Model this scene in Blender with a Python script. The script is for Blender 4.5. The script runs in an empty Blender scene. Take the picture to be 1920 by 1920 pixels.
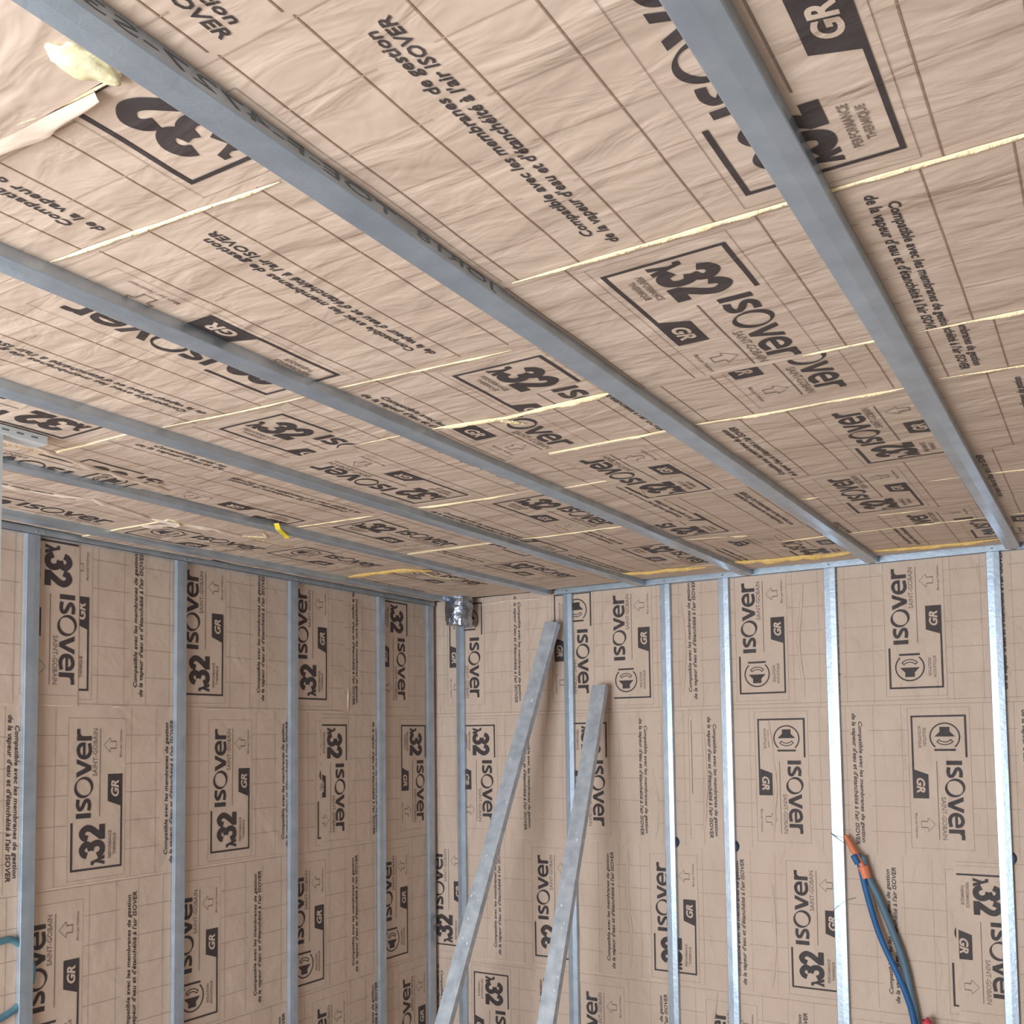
import bpy, bmesh, math, random
from mathutils import Vector, Matrix, noise

# ------------------------------------------------------------------ camera, light, exposure
sc = bpy.context.scene
COL = sc.collection
cam_d = bpy.data.cameras.new('camera')
cam = bpy.data.objects.new('camera', cam_d)
COL.objects.link(cam)
cam_d.sensor_width = 36.0
cam_d.lens = 1853.935 / 1920.0 * 36.0
cam_d.shift_y = (1269.275 - 960.0) / 1920.0
cam_d.clip_start = 0.02
YAW, PITCH, ROLL = math.radians(31.498), math.radians(3.535), math.radians(0.718)
Rm = Matrix.Rotation(YAW, 3, 'Z') @ Matrix.Rotation(PITCH, 3, 'X') @ Matrix.Rotation(ROLL, 3, 'Y')
CAM = Vector((2.977, -4.108, 1.819))
cam.matrix_world = Matrix.Translation(CAM) @ (Rm @ Matrix(((1, 0, 0), (0, 0, -1), (0, 1, 0)))).to_4x4()
sc.camera = cam

world = bpy.data.worlds.new('overcast_sky')
sc.world = world
world.use_nodes = True
bg = world.node_tree.nodes['Background']
bg.inputs[0].default_value = (0.80, 0.90, 1.0, 1)
bg.inputs[1].default_value = 1.2

def area(name, loc, rot, sx, sy, power, col):
    d = bpy.data.lights.new(name, 'AREA')
    d.shape = 'RECTANGLE'; d.size = sx; d.size_y = sy; d.energy = power; d.color = col
    o = bpy.data.objects.new(name, d); COL.objects.link(o)
    o.location = loc; o.rotation_euler = rot
    return o
# daylight coming in through the wide opening in the front wall behind the camera
area('daylight_opening', (1.20, -6.06, 1.05), (math.radians(90), 0, 0), 2.0, 1.9, 215, (0.82, 0.92, 1.0))

sc.view_settings.view_transform = 'Standard'
sc.view_settings.look = 'None'
sc.view_settings.exposure = 0.0
sc.view_settings.gamma = 1.0
sc.view_settings.use_curve_mapping = False
random.seed(7)

# ------------------------------------------------------------------ materials
def lin(c):
    c = c / 255.0
    return c / 12.92 if c <= 0.04045 else ((c + 0.055) / 1.055) ** 2.4
def rgb(r, g, b): return (lin(r), lin(g), lin(b), 1)

def mat(name, c1, c2, rough=0.8, metal=0.0, scale=4.0, bump=0.0, bscale=30.0, stretch=(1, 1, 1), spec=0.4,
        bump2=0.0, bscale2=8.0, aniso=0.0, detail=4):
    m = bpy.data.materials.new(name); m.use_nodes = True
    nt = m.node_tree; N = nt.nodes; L = nt.links
    p = N['Principled BSDF']
    p.inputs['Roughness'].default_value = rough
    p.inputs['Metallic'].default_value = metal
    p.inputs['Specular IOR Level'].default_value = spec
    if aniso: p.inputs['Anisotropic'].default_value = aniso
    tc = N.new('ShaderNodeTexCoord')
    mp = N.new('ShaderNodeMapping'); mp.inputs['Scale'].default_value = stretch
    L.new(tc.outputs['Object'], mp.inputs['Vector'])
    nz = N.new('ShaderNodeTexNoise'); nz.inputs['Scale'].default_value = scale; nz.inputs['Detail'].default_value = detail
    L.new(mp.outputs[0], nz.inputs['Vector'])
    rp = N.new('ShaderNodeValToRGB')
    rp.color_ramp.elements[0].color = c1; rp.color_ramp.elements[0].position = 0.3
    rp.color_ramp.elements[1].color = c2; rp.color_ramp.elements[1].position = 0.7
    L.new(nz.outputs['Fac'], rp.inputs['Fac']); L.new(rp.outputs['Color'], p.inputs['Base Color'])
    last = None
    for s, d in ((bscale, bump), (bscale2, bump2)):
        if d:
            n2 = N.new('ShaderNodeTexNoise'); n2.inputs['Scale'].default_value = s; n2.inputs['Detail'].default_value = 3
            n2.inputs['Distortion'].default_value = 0.6
            L.new(mp.outputs[0], n2.inputs['Vector'])
            b = N.new('ShaderNodeBump'); b.inputs['Strength'].default_value = 1.0; b.inputs['Distance'].default_value = d
            L.new(n2.outputs['Fac'], b.inputs['Height'])
            if last: L.new(last.outputs[0], b.inputs['Normal'])
            last = b
    if last: L.new(last.outputs[0], p.inputs['Normal'])
    return m

M = {}
K1, K2 = rgb(202, 178, 160), rgb(210, 187, 169)
for s, st in (('C', (0.45, 1.25, 1)), ('B', (1.2, 1, 0.6)), ('L', (1, 1, 1))):
    bmp = {'C': (0.0065, 0.016), 'B': (0.0090, 0.026), 'L': (0.0025, 0.007)}[s]
    M['paper' + s] = mat('kraft_paper_' + s, K1, K2, 0.62, 0, 5, bmp[0], 15, st, 0.35, bmp[1], 5)
    M['ink' + s] = mat('printing_ink_' + s, rgb(68, 60, 60), rgb(78, 69, 68), 0.6, 0, 12, bmp[0], 15, st, 0.3, bmp[1], 5)
    M['pale' + s] = mat('pale_printing_ink_' + s, rgb(128, 108, 98), rgb(140, 119, 108), 0.65, 0, 12, bmp[0], 15, st, 0.3, bmp[1], 5)
    M['rule' + s] = mat('ruling_ink_' + s, *({'C': (rgb(146, 119, 100), rgb(158, 131, 112)), 'B': (rgb(158, 134, 119), rgb(170, 146, 131)),
                        'L': (rgb(158, 134, 119), rgb(170, 146, 131))}[s]), 0.65, 0, 9, bmp[0], 15, st, 0.3, bmp[1], 5)
    M['hair' + s] = mat('faint_ruling_ink_' + s, rgb(180, 155, 138), rgb(190, 165, 148), 0.65, 0, 9, bmp[0], 15, st, 0.3, bmp[1], 5)
M['wool'] = mat('glass_wool', rgb(240, 214, 170), rgb(250, 230, 192), 0.95, 0, 40, 0.006, 90, spec=0.1)
M['edge'] = mat('torn_or_lit_paper_edge', rgb(222, 200, 180), rgb(236, 216, 196), 0.8, 0, 30, spec=0.2)  # paler than the kraft: torn edges, and light on wall seams put into colour
M['tuft'] = mat('loose_glass_wool', rgb(240, 226, 176), rgb(250, 240, 204), 0.95, 0, 30, 0.0015, 60, spec=0.1)
M['wool2'] = mat('yellow_glass_wool', rgb(226, 184, 108), rgb(240, 205, 135), 0.95, 0, 40, 0.006, 90, spec=0.1)
M['steel'] = mat('galvanized_steel', rgb(172, 185, 199), rgb(190, 203, 216), 0.36, 0.68, 16, 0.0006, 60, spec=0.5)
M['steel2'] = mat('weathered_galvanized_steel', rgb(172, 180, 190), rgb(208, 215, 222), 0.48, 0.38, 22, 0.001, 45, spec=0.5, detail=8)
M['mark'] = mat('stamped_marking', rgb(104, 110, 114), rgb(126, 132, 136), 0.6)
M['foil'] = mat('aluminium_foil', rgb(150, 158, 172), rgb(196, 203, 216), 0.27, 1.0, 20, 0.006, 26)
M['spot'] = mat('white_plaster_splash', rgb(222, 224, 226), rgb(236, 238, 240), 0.8)
M['blue'] = mat('blue_plastic_conduit', rgb(38, 88, 140), rgb(50, 104, 156), 0.5)
M['greyblue'] = mat('greyish_blue_plastic_conduit', rgb(84, 110, 128), rgb(98, 124, 140), 0.5)
M['teal'] = mat('teal_plastic_conduit', rgb(78, 118, 134), rgb(92, 132, 146), 0.5)
M['orange'] = mat('orange_tape', rgb(222, 122, 84), rgb(232, 138, 98), 0.45)
M['red'] = mat('red_plastic', rgb(196, 62, 78), rgb(208, 78, 92), 0.5)
M['navy'] = mat('dark_blue_plastic', rgb(44, 50, 72), rgb(54, 62, 86), 0.5)
M['wire'] = mat('steel_wire', rgb(120, 126, 132), rgb(140, 146, 152), 0.4, 0.7)
M['yellow'] = mat('yellow_strip', rgb(244, 216, 60), rgb(250, 226, 84), 0.6)
M['white'] = mat('white_lacquered_metal', rgb(222, 228, 232), rgb(232, 238, 242), 0.5)
M['concrete'] = mat('concrete', rgb(186, 176, 164), rgb(202, 192, 180), 0.9, 0, 3, 0.004, 20)
M['kraftwall'] = mat('kraft_lining', rgb(122, 108, 98), rgb(138, 122, 110), 0.8, 0, 4, 0.004, 12)
M['blockwall'] = mat('grey_block_wall', rgb(152, 148, 143), rgb(166, 162, 157), 0.85, 0, 4, 0.004, 12)
M['masonry'] = mat('plaster', rgb(196, 190, 182), rgb(208, 202, 194), 0.9, 0, 3, 0.003, 20)

# ------------------------------------------------------------------ helpers
def link(name, me, m=None, parent=None):
    o = bpy.data.objects.new(name, me); COL.objects.link(o)
    if m is not None:
        for x in (m if isinstance(m, (list, tuple)) else [m]): me.materials.append(M[x] if isinstance(x, str) else x)
    if parent is not None: o.parent = parent
    return o
def tag(o, label, cat, group=None):
    o['label'] = label; o['category'] = cat
    if group: o['group'] = group
    return o
def empty(name, loc=(0, 0, 0)):
    o = bpy.data.objects.new(name, None); COL.objects.link(o); o.location = loc; o.empty_display_size = 0.05
    return o
def pydata(name, v, f, mi=None, smooth=False):
    me = bpy.data.meshes.new(name); me.from_pydata(v, [], f)
    if mi: me.polygons.foreach_set('material_index', mi)
    if smooth: me.polygons.foreach_set('use_smooth', [True] * len(f))
    me.update(); return me
def box_me(name, lo, hi):
    x0, y0, z0 = lo; x1, y1, z1 = hi
    v = [(x0, y0, z0), (x1, y0, z0), (x1, y1, z0), (x0, y1, z0), (x0, y0, z1), (x1, y0, z1), (x1, y1, z1), (x0, y1, z1)]
    f = [(0, 3, 2, 1), (4, 5, 6, 7), (0, 1, 5, 4), (1, 2, 6, 5), (2, 3, 7, 6), (3, 0, 4, 7)]
    return pydata(name, v, f)
def boxes_me(name, bs):
    v = []; f = []
    for lo, hi in bs:
        n = len(v); x0, y0, z0 = lo; x1, y1, z1 = hi
        v += [(x0, y0, z0), (x1, y0, z0), (x1, y1, z0), (x0, y1, z0), (x0, y0, z1), (x1, y0, z1), (x1, y1, z1), (x0, y1, z1)]
        f += [tuple(n + i for i in q) for q in [(0, 3, 2, 1), (4, 5, 6, 7), (0, 1, 5, 4), (1, 2, 6, 5), (2, 3, 7, 6), (3, 0, 4, 7)]]
    return pydata(name, v, f)
def tube_me(name, pts, rad, seg=10, caps=True, flat=1.0):
    """tube along a polyline; rad may be a list"""
    P = [Vector(p) for p in pts]; n = len(P)
    rads = rad if isinstance(rad, (list, tuple)) else [rad] * n
    v = []; f = []; up = Vector((0, 0, 1))
    for i in range(n):
        t = (P[min(i + 1, n - 1)] - P[max(i - 1, 0)]).normalized()
        if abs(t.dot(up)) > 0.95: s = t.cross(Vector((1, 0, 0))).normalized()
        else: s = t.cross(up).normalized()
        u = s.cross(t).normalized()
        for k in range(seg):
            a = 2 * math.pi * k / seg
            v.append(P[i] + s * math.cos(a) * rads[i] + u * math.sin(a) * rads[i] * flat)
    for i in range(n - 1):
        for k in range(seg):
            a = i * seg + k; b = i * seg + (k + 1) % seg
            f.append((a, b, b + seg, a + seg))
    if caps:
        f.append(tuple(range(seg - 1, -1, -1))); f.append(tuple((n - 1) * seg + k for k in range(seg)))
    return pydata(name, [tuple(x) for x in v], f, smooth=True)
def spline(pts, n=6):
    P = [Vector(p) for p in pts]; out = []
    for i in range(len(P) - 1):
        p0 = P[max(i - 1, 0)]; p1 = P[i]; p2 = P[i + 1]; p3 = P[min(i + 2, len(P) - 1)]
        for k in range(n):
            t = k / n
            out.append(0.5 * ((2 * p1) + (p2 - p0) * t + (2 * p0 - 5 * p1 + 4 * p2 - p3) * t * t + (3 * p1 - p0 - 3 * p2 + p3) * t ** 3))
    out.append(P[-1]); return out

def ht(S, a, b):
    """gentle unevenness of the paper, towards the room"""
    n = noise.noise
    if S == 'C':
        return 0.004 * n(Vector((a * 2.1, b * 2.4, 1.3))) + 0.0016 * n(Vector((a * 5, b * 11, 7.7)))
    if S == 'B':
        return 0.004 * n(Vector((a * 3.0, b * 1.8, 4.1))) + 0.0030 * n(Vector((a * 10, b * 4.0, 2.2)))
    return 0.002 * n(Vector((a * 2.2, b * 2.2, 9.9))) + 0.0008 * n(Vector((a * 8, b * 5, 5.5)))
def P3(S, a, b, h):
    if S == 'C': return (0.9859 * a + 0.0420, 0.9859 * b - 0.0579, 2.520 - h)   # plan coordinates were taken on a slightly higher plane
    if S == 'B': return (a, 0.020 - h, b)
    return (-0.020 + h, a, b)

# ------------------------------------------------------------------ the setting
def struct(name, me, m):
    o = link(name, me, m); o['kind'] = 'structure'; return o
X1, Y1 = 4.0, -6.1
struct('floor', box_me('floor', (-0.3, Y1 - 0.2, -0.1), (X1 + 0.2, 0.3, 0.0)), 'concrete')
struct('ceiling', box_me('ceiling', (-0.3, Y1 - 0.2, 2.66), (X1 + 0.2, 0.3, 2.80)), 'concrete')
struct('wall_back', box_me('wall_back', (-0.3, 0.12, 0.0), (X1 + 0.2, 0.3, 2.66)), 'masonry')
struct('wall_left', box_me('wall_left', (-0.3, Y1, 0.0), (-0.12, 0.12, 2.66)), 'masonry')
struct('wall_right', box_me('wall_right', (X1, Y1, 0.0), (X1 + 0.2, 0.12, 2.66)), 'blockwall')
struct('wall_front', boxes_me('wall_front', [((-0.3, Y1 - 0.2, 0.0), (0.2, Y1, 2.66)), ((2.2, Y1 - 0.2, 0.0), (X1 + 0.2, Y1, 2.66)),
                                            ((0.2, Y1 - 0.2, 2.0), (2.2, Y1, 2.66)), ((0.2, Y1 - 0.2, 0.0), (2.2, Y1, 0.10))]), 'kraftwall')

# ------------------------------------------------------------------ printed artwork (reading frame: X along the words, Y up, metres)
def font_tris(body, box, bold=0.0, shear=0.0):
    """built-in font text fitted to box (x0,y0,x1,y1); y1 None keeps the proportion of height y given by y0..; returns triangles"""
    c = bpy.data.curves.new('t', 'FONT'); c.body = body; c.size = 1; c.offset = bold; c.shear = shear; c.resolution_u = 5 if len(body) < 4 else 2
    o = bpy.data.objects.new('t', c); COL.objects.link(o)
    me = bpy.data.meshes.new_from_object(o)
    me.calc_loop_triangles()
    vs = [(v.co.x, v.co.y) for v in me.vertices]
    tr = [[vs[i] for i in t.vertices] for t in me.loop_triangles]
    bpy.data.objects.remove(o); bpy.data.curves.remove(c); bpy.data.meshes.remove(me)
    xs = [p[0] for p in vs]; ys = [p[1] for p in vs]
    x0, y0, x1, y1 = box
    sx = (x1 - x0) / (max(xs) - min(xs)); ylo, yhi = (min(ys), max(ys))
    sy = (y1 - y0) / (yhi - ylo)
    return [[(x0 + (p[0] - min(xs)) * sx, y0 + (p[1] - ylo) * sy) for p in t] for t in tr]
def stroke(pts, w, box, n=5, taper=None):
    """constant-width stroke through normalised points inside box -> quads"""
    x0, y0, x1, y1 = box
    C = [Vector((x0 + p[0] * (x1 - x0), y0 + p[1] * (y1 - y0), 0)) for p in pts]
    C = spline(C, n) if n > 1 else C
    L = []; Rr = []
    for i, p in enumerate(C):
        t = (C[min(i + 1, len(C) - 1)] - C[max(i - 1, 0)]).normalized()
        nn = Vector((-t.y, t.x, 0)); ww = w / 2
        if taper: ww *= taper(i / (len(C) - 1))
        L.append(((p + nn * ww).x, (p + nn * ww).y)); Rr.append(((p - nn * ww).x, (p - nn * ww).y))
    return [[L[i], L[i + 1], Rr[i + 1], Rr[i]] for i in range(len(C) - 1)]
def rect(x0, y0, x1, y1): return [[(x0, y0), (x1, y0), (x1, y1), (x0, y1)]]
def inbox(poly, box):
    x0, y0, x1, y1 = box
    return [(x0 + p[0] * (x1 - x0), y0 + p[1] * (y1 - y0)) for p in poly]
def arc(cx, cy, r, w, a0, a1, n=28, thick=None):
    out = []
    for i in range(n):
        q = []
        for j, s in ((i, 1), (i + 1, 1), (i + 1, -1), (i, -1)):
            a = math.radians(a0 + (a1 - a0) * j / n)
            ww = (thick(math.degrees(a)) if thick else w) / 2
            q.append((cx + math.cos(a) * (r + s * ww), cy + math.sin(a) * (r + s * ww)))
        out.append(q)
    return out
def clip_line(poly, ax, val, keep_less):
    out = []
    for i in range(len(poly)):
        p, q = poly[i], poly[(i + 1) % len(poly)]
        ip = (p[ax] <= val) if keep_less else (p[ax] >= val)
        iq = (q[ax] <= val) if keep_less else (q[ax] >= val)
        if ip: out.append(p)
        if ip != iq:
            t = (val - p[ax]) / (q[ax] - p[ax])
            r = (p[0] + (q[0] - p[0]) * t, p[1] + (q[1] - p[1]) * t)
            out.append(r)
    return out
def dice(poly, step=0.03):
    """cut a polygon so that no piece spans more than one step"""
    res = [poly]
    for ax in (0, 1):
        nxt = []
        for q in res:
            lo = min(p[ax] for p in q); hi = max(p[ax] for p in q)
            if hi - lo <= step: nxt.append(q); continue
            k = math.ceil((hi - lo) / step)
            for j in range(k):
                a = lo + (hi - lo) * j / k; b = lo + (hi - lo) * (j + 1) / k
                r = clip_line(q, ax, a, False) if j else q
                if len(r) > 2 and j < k - 1: r = clip_line(r, ax, b, True)
                if len(r) > 2: nxt.append(r)
        res = nxt
    return res
INK, PALE, PAPER = 0, 1, 2
def isover():
    I = []
    top, bot = 0.180, 0.124
    I += rect(0.176, bot, 0.1925, top)
    I += stroke([(0.93, 0.86), (0.70, 0.885), (0.45, 0.885), (0.20, 0.79), (0.19, 0.66), (0.42, 0.54), (0.66, 0.45), (0.83, 0.32), (0.78, 0.17), (0.52, 0.115), (0.28, 0.12), (0.05, 0.16)], 0.0128, (0.199, bot - 0.001, 0.243, top + 0.001))
    I += arc(0.2800, 0.1520, 0.0315, 0, -180, 180, 44, lambda d: 0.0034 + 0.0085 * abs(math.sin(math.radians(d - 45))) ** 1.3)
    bx = (0.314, bot, 0.376, top)
    I.append(inbox([(0, 1), (0.27, 1), (0.53, 0.36), (0.38, 0)], bx)); I.append(inbox([(0.38, 0), (0.53, 0.36), (0.62, 0)], bx))
    I.append(inbox([(0.62, 0), (0.53, 0.36), (0.75, 1), (1, 1)], bx))
    be = (0.374, bot - 0.001, 0.434, top + 0.001)
    I += stroke([(0.87, 0.50), (0.83, 0.74), (0.66, 0.87), (0.48, 0.885), (0.24, 0.79), (0.125, 0.56), (0.15, 0.32), (0.32, 0.15), (0.56, 0.105), (0.92, 0.17)], 0.0130, be)
    I += rect(0.384, 0.1475, 0.4325, 0.1570)
    I += rect(0.438, bot, 0.4535, top)
    I += stroke([(0.10, 0.52), (0.28, 0.74), (0.55, 0.86), (1.0, 0.86)], 0.0125, (0.440, bot, 0.478, top + 0.002))
    return I
def common():
    ink = rect(0, 0, 0.007, 0.2) + rect(0.007, 0.1925, 0.163, 0.2) + rect(0.007, 0, 0.215, 0.0068)
    ink += [[(0.208, 0), (0.322, 0), (0.322, 0.058), (0.229, 0.058)]]
    ink += isover()
    pale = font_tris('SAINT-GOBAIN', (0.316, 0.101, 0.479, 0.1185), 0.008)
    pale += rect(0.178, 0.0885, 0.480, 0.0912)
    # little up arrow and its caption
    pale += stroke([(0.0, 0.52), (0.5, 1.0), (1.0, 0.52)], 0.0018, (0.397, 0.024, 0.448, 0.077), 1)
    for x0, x1 in ((0.4085, 0.4125), (0.4325, 0.4365)): pale += rect(x0, 0.027, x1, 0.050)
    pale += rect(0.397, 0.0495, 0.4085, 0.0512) + rect(0.4365, 0.0495, 0.448, 0.0512) + rect(0.4085, 0.0255, 0.4365, 0.027)
    pale += font_tris("Murs par l'intérieur", (0.380, 0.002, 0.478, 0.0135), 0.012)
    # thin outline of the blank field
    for q in (rect(-0.030, -0.012, 0.515, -0.0112), rect(-0.030, 0.2112, 0.515, 0.212), rect(-0.030, -0.012, -0.0292, 0.212), rect(0.5142, -0.012, 0.515, 0.212)): pale += q
    gr = font_tris('GR', (0.243, 0.014, 0.301, 0.0455), 0.035, 0.22)
    return ink, pale, gr
def art_lambda():
    ink, pale, gr = common()
    bl = (0.015, 0.069, 0.046, 0.122)
    ink.append(inbox([(0.02, 1), (0.42, 1), (0.62, 0.62), (0.30, 0.62), (0.2, 0.80), (0.02, 0.80)], bl))
    ink.append(inbox([(0.30, 0.62), (0.62, 0.62), (1.02, 0), (0.62, 0)], bl)); ink.append(inbox([(0.30, 0.62), (0.47, 0.36), (0.36, 0), (-0.02, 0)], bl))
    b3 = (0.043, 0.068, 0.099, 0.168)
    ink += stroke([(0.10, 0.70), (0.22, 0.84), (0.50, 0.89), (0.77, 0.76), (0.70, 0.61), (0.40, 0.545)], 0.0215, b3)
    ink += stroke([(0.40, 0.545), (0.72, 0.47), (0.82, 0.29), (0.68, 0.13), (0.40, 0.10), (0.20, 0.155), (0.07, 0.30)], 0.0215, b3)
    b2 = (0.100, 0.068, 0.152, 0.168)
    ink += stroke([(0.10, 0.68), (0.23, 0.84), (0.52, 0.89), (0.79, 0.73), (0.74, 0.55), (0.50, 0.36), (0.22, 0.16)], 0.0220, b2)
    ink += rect(0.1005, 0.068, 0.152, 0.0905)
    pale += font_tris('PERFORMANCE', (0.033, 0.0425, 0.128, 0.0545), 0.02) + font_tris('THERMIQUE', (0.043, 0.0235, 0.118, 0.0365), 0.02)
    return ink, pale, gr
def art_speaker():
    ink, pale, gr = common()
    ink += arc(0.084, 0.122, 0.0525, 0.0052, 42, 318, 40)
    ink += rect(0.1305, 0.083, 0.1385, 0.160)
    ink += [[(0.046, 0.104), (0.062, 0.104), (0.062, 0.140), (0.046, 0.140)], [(0.062, 0.106), (0.083, 0.085), (0.083, 0.159), (0.062, 0.138)]]
    ink += arc(0.074, 0.122, 0.030, 0.0035, -45, 45, 12) + arc(0.074, 0.122, 0.0405, 0.0035, -45, 45, 14)
    for s in (-1, 1):
        a = math.radians(45 * s)
        ink += stroke([(0.074 + 0.0285 * math.cos(a), 0.122 + 0.0285 * math.sin(a)), (0.074 + 0.0418 * math.cos(a), 0.122 + 0.0418 * math.sin(a))], 0.0035, (0, 0, 1, 1), 1)
    pale += font_tris('ISOLATION', (0.048, 0.0425, 0.118, 0.0545), 0.02) + font_tris('ACOUSTIQUE', (0.040, 0.0235, 0.126, 0.0365), 0.02)
    return ink, pale, gr
def pack(layers):
    out = []
    for (mi, polys) in layers:
        for p in polys:
            for q in dice(p): out.append((q, mi))
    return out
iL = art_lambda(); iS = art_speaker()
ART = {'L': pack([(INK, iL[0]), (PALE, iL[1]), (PAPER, iL[2])]),
       'S': pack([(INK, iS[0]), (PALE, iS[1]), (PAPER, iS[2])]),
       'T': pack([(INK, font_tris('Compatible avec les membranes de gestion', (0.019, 0.0185, 0.502, 0.0390), 0.021, 0.22)
                   + font_tris("de la vapeur d'eau et d'étanchéité à l'air ISOVER", (-0.014, -0.0060, 0.511, 0.0165), 0.021, 0.22))])}
SIGN = {'in': (1, 1), 'out': (-1, -1), 'up': (-1, 1), 'down': (1, -1)}
PERIOD = {'C': 0.611, 'B': 0.612, 'L': 0.597}
RANGE = {'L': (-0.03, 0.515, -0.012, 0.212), 'S': (-0.03, 0.515, -0.012, 0.212), 'T': (-0.014, 0.511, -0.008, 0.040)}

def lay(S, polys, A0, B0, d, rc, base, eps):
    """map reading-frame polygons on to a surface, clipped to the panel"""
    sY, sX = SIGN[d]; a0, a1, b0, b1 = rc; e = 0.004
    v = []; f = []; mi = []
    for q, m in polys:
        ab = [(A0 + sY * Y, B0 + sX * X) for X, Y in q]
        amin = min(p[0] for p in ab); amax = max(p[0] for p in ab); bmin = min(p[1] for p in ab); bmax = max(p[1] for p in ab)
        if amax < a0 + e or amin > a1 - e or bmax < b0 + e or bmin > b1 - e: continue
        if amin < a0 + e: ab = clip_line(ab, 0, a0 + e, False)
        if len(ab) > 2 and amax > a1 - e: ab = clip_line(ab, 0, a1 - e, True)
        if len(ab) > 2 and bmin < b0 + e: ab = clip_line(ab, 1, b0 + e, False)
        if len(ab) > 2 and bmax > b1 - e: ab = clip_line(ab, 1, b1 - e, True)
        if len(ab) < 3: continue
        n = len(v)
        ee = eps + (0.0004 if m == PAPER else 0)
        v += [P3(S, a, b, base + ht(S, a, b) + ee) for a, b in ab]
        ar = sum(ab[i][0] * ab[(i + 1) % len(ab)][1] - ab[(i + 1) % len(ab)][0] * ab[i][1] for i in range(len(ab)))
        flip = (ar > 0) == (S == 'C')
        if S == 'L': flip = (ar < 0)
        if S == 'B': flip = (ar < 0)
        idx = list(range(n, n + len(ab)))
        f.append(tuple(reversed(idx)) if flip else tuple(idx)); mi.append(m)
    return v, f, mi

def panel(S, a0, a1, b0, b1, d, A0, B0, kind, label, base=0.0, off=0.22, grid=True, prints=True, logos=True):
    """one kraft-faced glass wool panel with everything printed on it"""
    na = max(2, int((a1 - a0) / 0.035)); nb = max(2, int((b1 - b0) / 0.035))
    v = []; f = []; mi = []
    def co(i, j):
        a = a0 + (a1 - a0) * i / na; b = b0 + (b1 - b0) * j / nb
        return a, b
    for j in range(nb + 1):
        for i in range(na + 1):
            a, b = co(i, j); h = base + ht(S, a, b)
            aj, bj = a, b
            if i in (0, na): aj += 0.0018 * noise.noise(Vector((b * 9, a * 3, 2)))
            if j in (0, nb): bj += 0.0030 * noise.noise(Vector((a * 9, b * 3, 8)))
            v.append(P3(S, aj, bj, h))
    W = na + 1
    rev = (S == 'C') or (S == 'L' and False)
    for j in range(nb):
        for i in range(na):
            q = (j * W + i, j * W + i + 1, (j + 1) * W + i + 1, (j + 1) * W + i)
            f.append(tuple(reversed(q)) if rev else q); mi.append(0)
    ring = [i for i in range(W)] + [j * W + na for j in range(1, nb + 1)] + [nb * W + i for i in range(na - 1, -1, -1)] + [j * W for j in range(nb - 1, 0, -1)]
    n = len(v)
    dep = 0.03
    for k in ring: v.append(v[k])
    n2 = len(v)
    for k in ring:
        x, y, z = v[k]
        v.append((x, y, z + dep) if S == 'C' else (x, y + dep, z) if S == 'B' else (x - dep, y, z))
    for k in range(len(ring)):
        k1 = (k + 1) % len(ring)
        s = (n + k1, n + k, n2 + k, n2 + k1)
        f.append(s if not rev else tuple(reversed(s))); mi.append(1)
    me = pydata('insulation_panel', v, f, mi, True)
    root = link('insulation_panel', me, ['paper' + S, 'wool'])
    tag(root, label, 'insulation panel', 'kraft faced insulation panels')
    rc = (a0, a1, b0, b1)
    if not prints: return root
    per = PERIOD[S]; sY, sX = SIGN[d]
    kmin = int(math.floor((a0 - A0) / per)) - 1; kmax = int(math.ceil((a1 - A0) / per)) + 1
    for k in range(kmin, kmax + 1):
        for kd, AA, nm in ((kind, A0 + k * per, 'logo_print'), ('T', A0 + k * per - sY * off, 'notice_print')):
            if not logos or (S == 'L' and AA < -3.6) or (S != 'L' and AA > 3.7): continue
            x0, x1, y0, y1 = RANGE[kd]
            lo, hi = sorted((AA + sY * y0, AA + sY * y1))
            if hi < a0 + 0.006 or lo > a1 - 0.006: continue
            pv, pf, pm = lay(S, ART[kd], AA, B0, d, rc, base, 0.0011)
            if not pf: continue
            link(nm, pydata(nm, pv, pf, pm), ['ink' + S, 'pale' + S, 'paper' + S], root)['kind'] = 'stuff'
    if grid:
        polys = []
        wl = 0.0024 if S == 'C' else 0.0016
        for k in range(kmin, kmax + 1):
            o = -sY * 0 + 0
            for Y in (-0.035, -0.141, 0.259, 0.364):
                yy = Y + k * per * sY
                for q in rect(-0.10, yy - wl / 2, 0.62, yy + wl / 2): polys += [(z, 0 if S == 'C' else 1) for z in dice(q, 0.035)]
            for X in (0.056, 0.156, 0.256, 0.356, 0.456, -0.044, 0.556):
                for ya, yb in (((-0.16, -0.014), (0.214, 0.376)) if -0.03 < X < 0.51 else ((-0.24, 0.376),)):
                    ya += k * per * sY; yb += k * per * sY
                    w2 = 0.0017
                    for q in rect(X - w2 / 2, ya, X + w2 / 2, yb): polys += [(z, 1 if S == 'C' else 0) for z in dice(q, 0.035)]
        pv, pf, pm = lay(S, polys, A0, B0, d, rc, base, 0.0008)
        if pf: link('ruling_print', pydata('ruling_print', pv, pf, pm), ['rule' + S, 'hair' + S], root)['kind'] = 'stuff'
    return root

CP = 'printed insulation panel, '
R0 = 'ceiling right of the second channel, '
R2 = 'ceiling between second and third channels, '
R3 = 'ceiling between third and fourth channels, '
R4 = 'ceiling between fourth and fifth channels, '
R5 = 'ceiling beside the left wall, '
fb = ' row from back wall'
PAN = {}
def cp(key, *a, **k): PAN[key] = panel('C', *a, **k)
XR = 3.98
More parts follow.
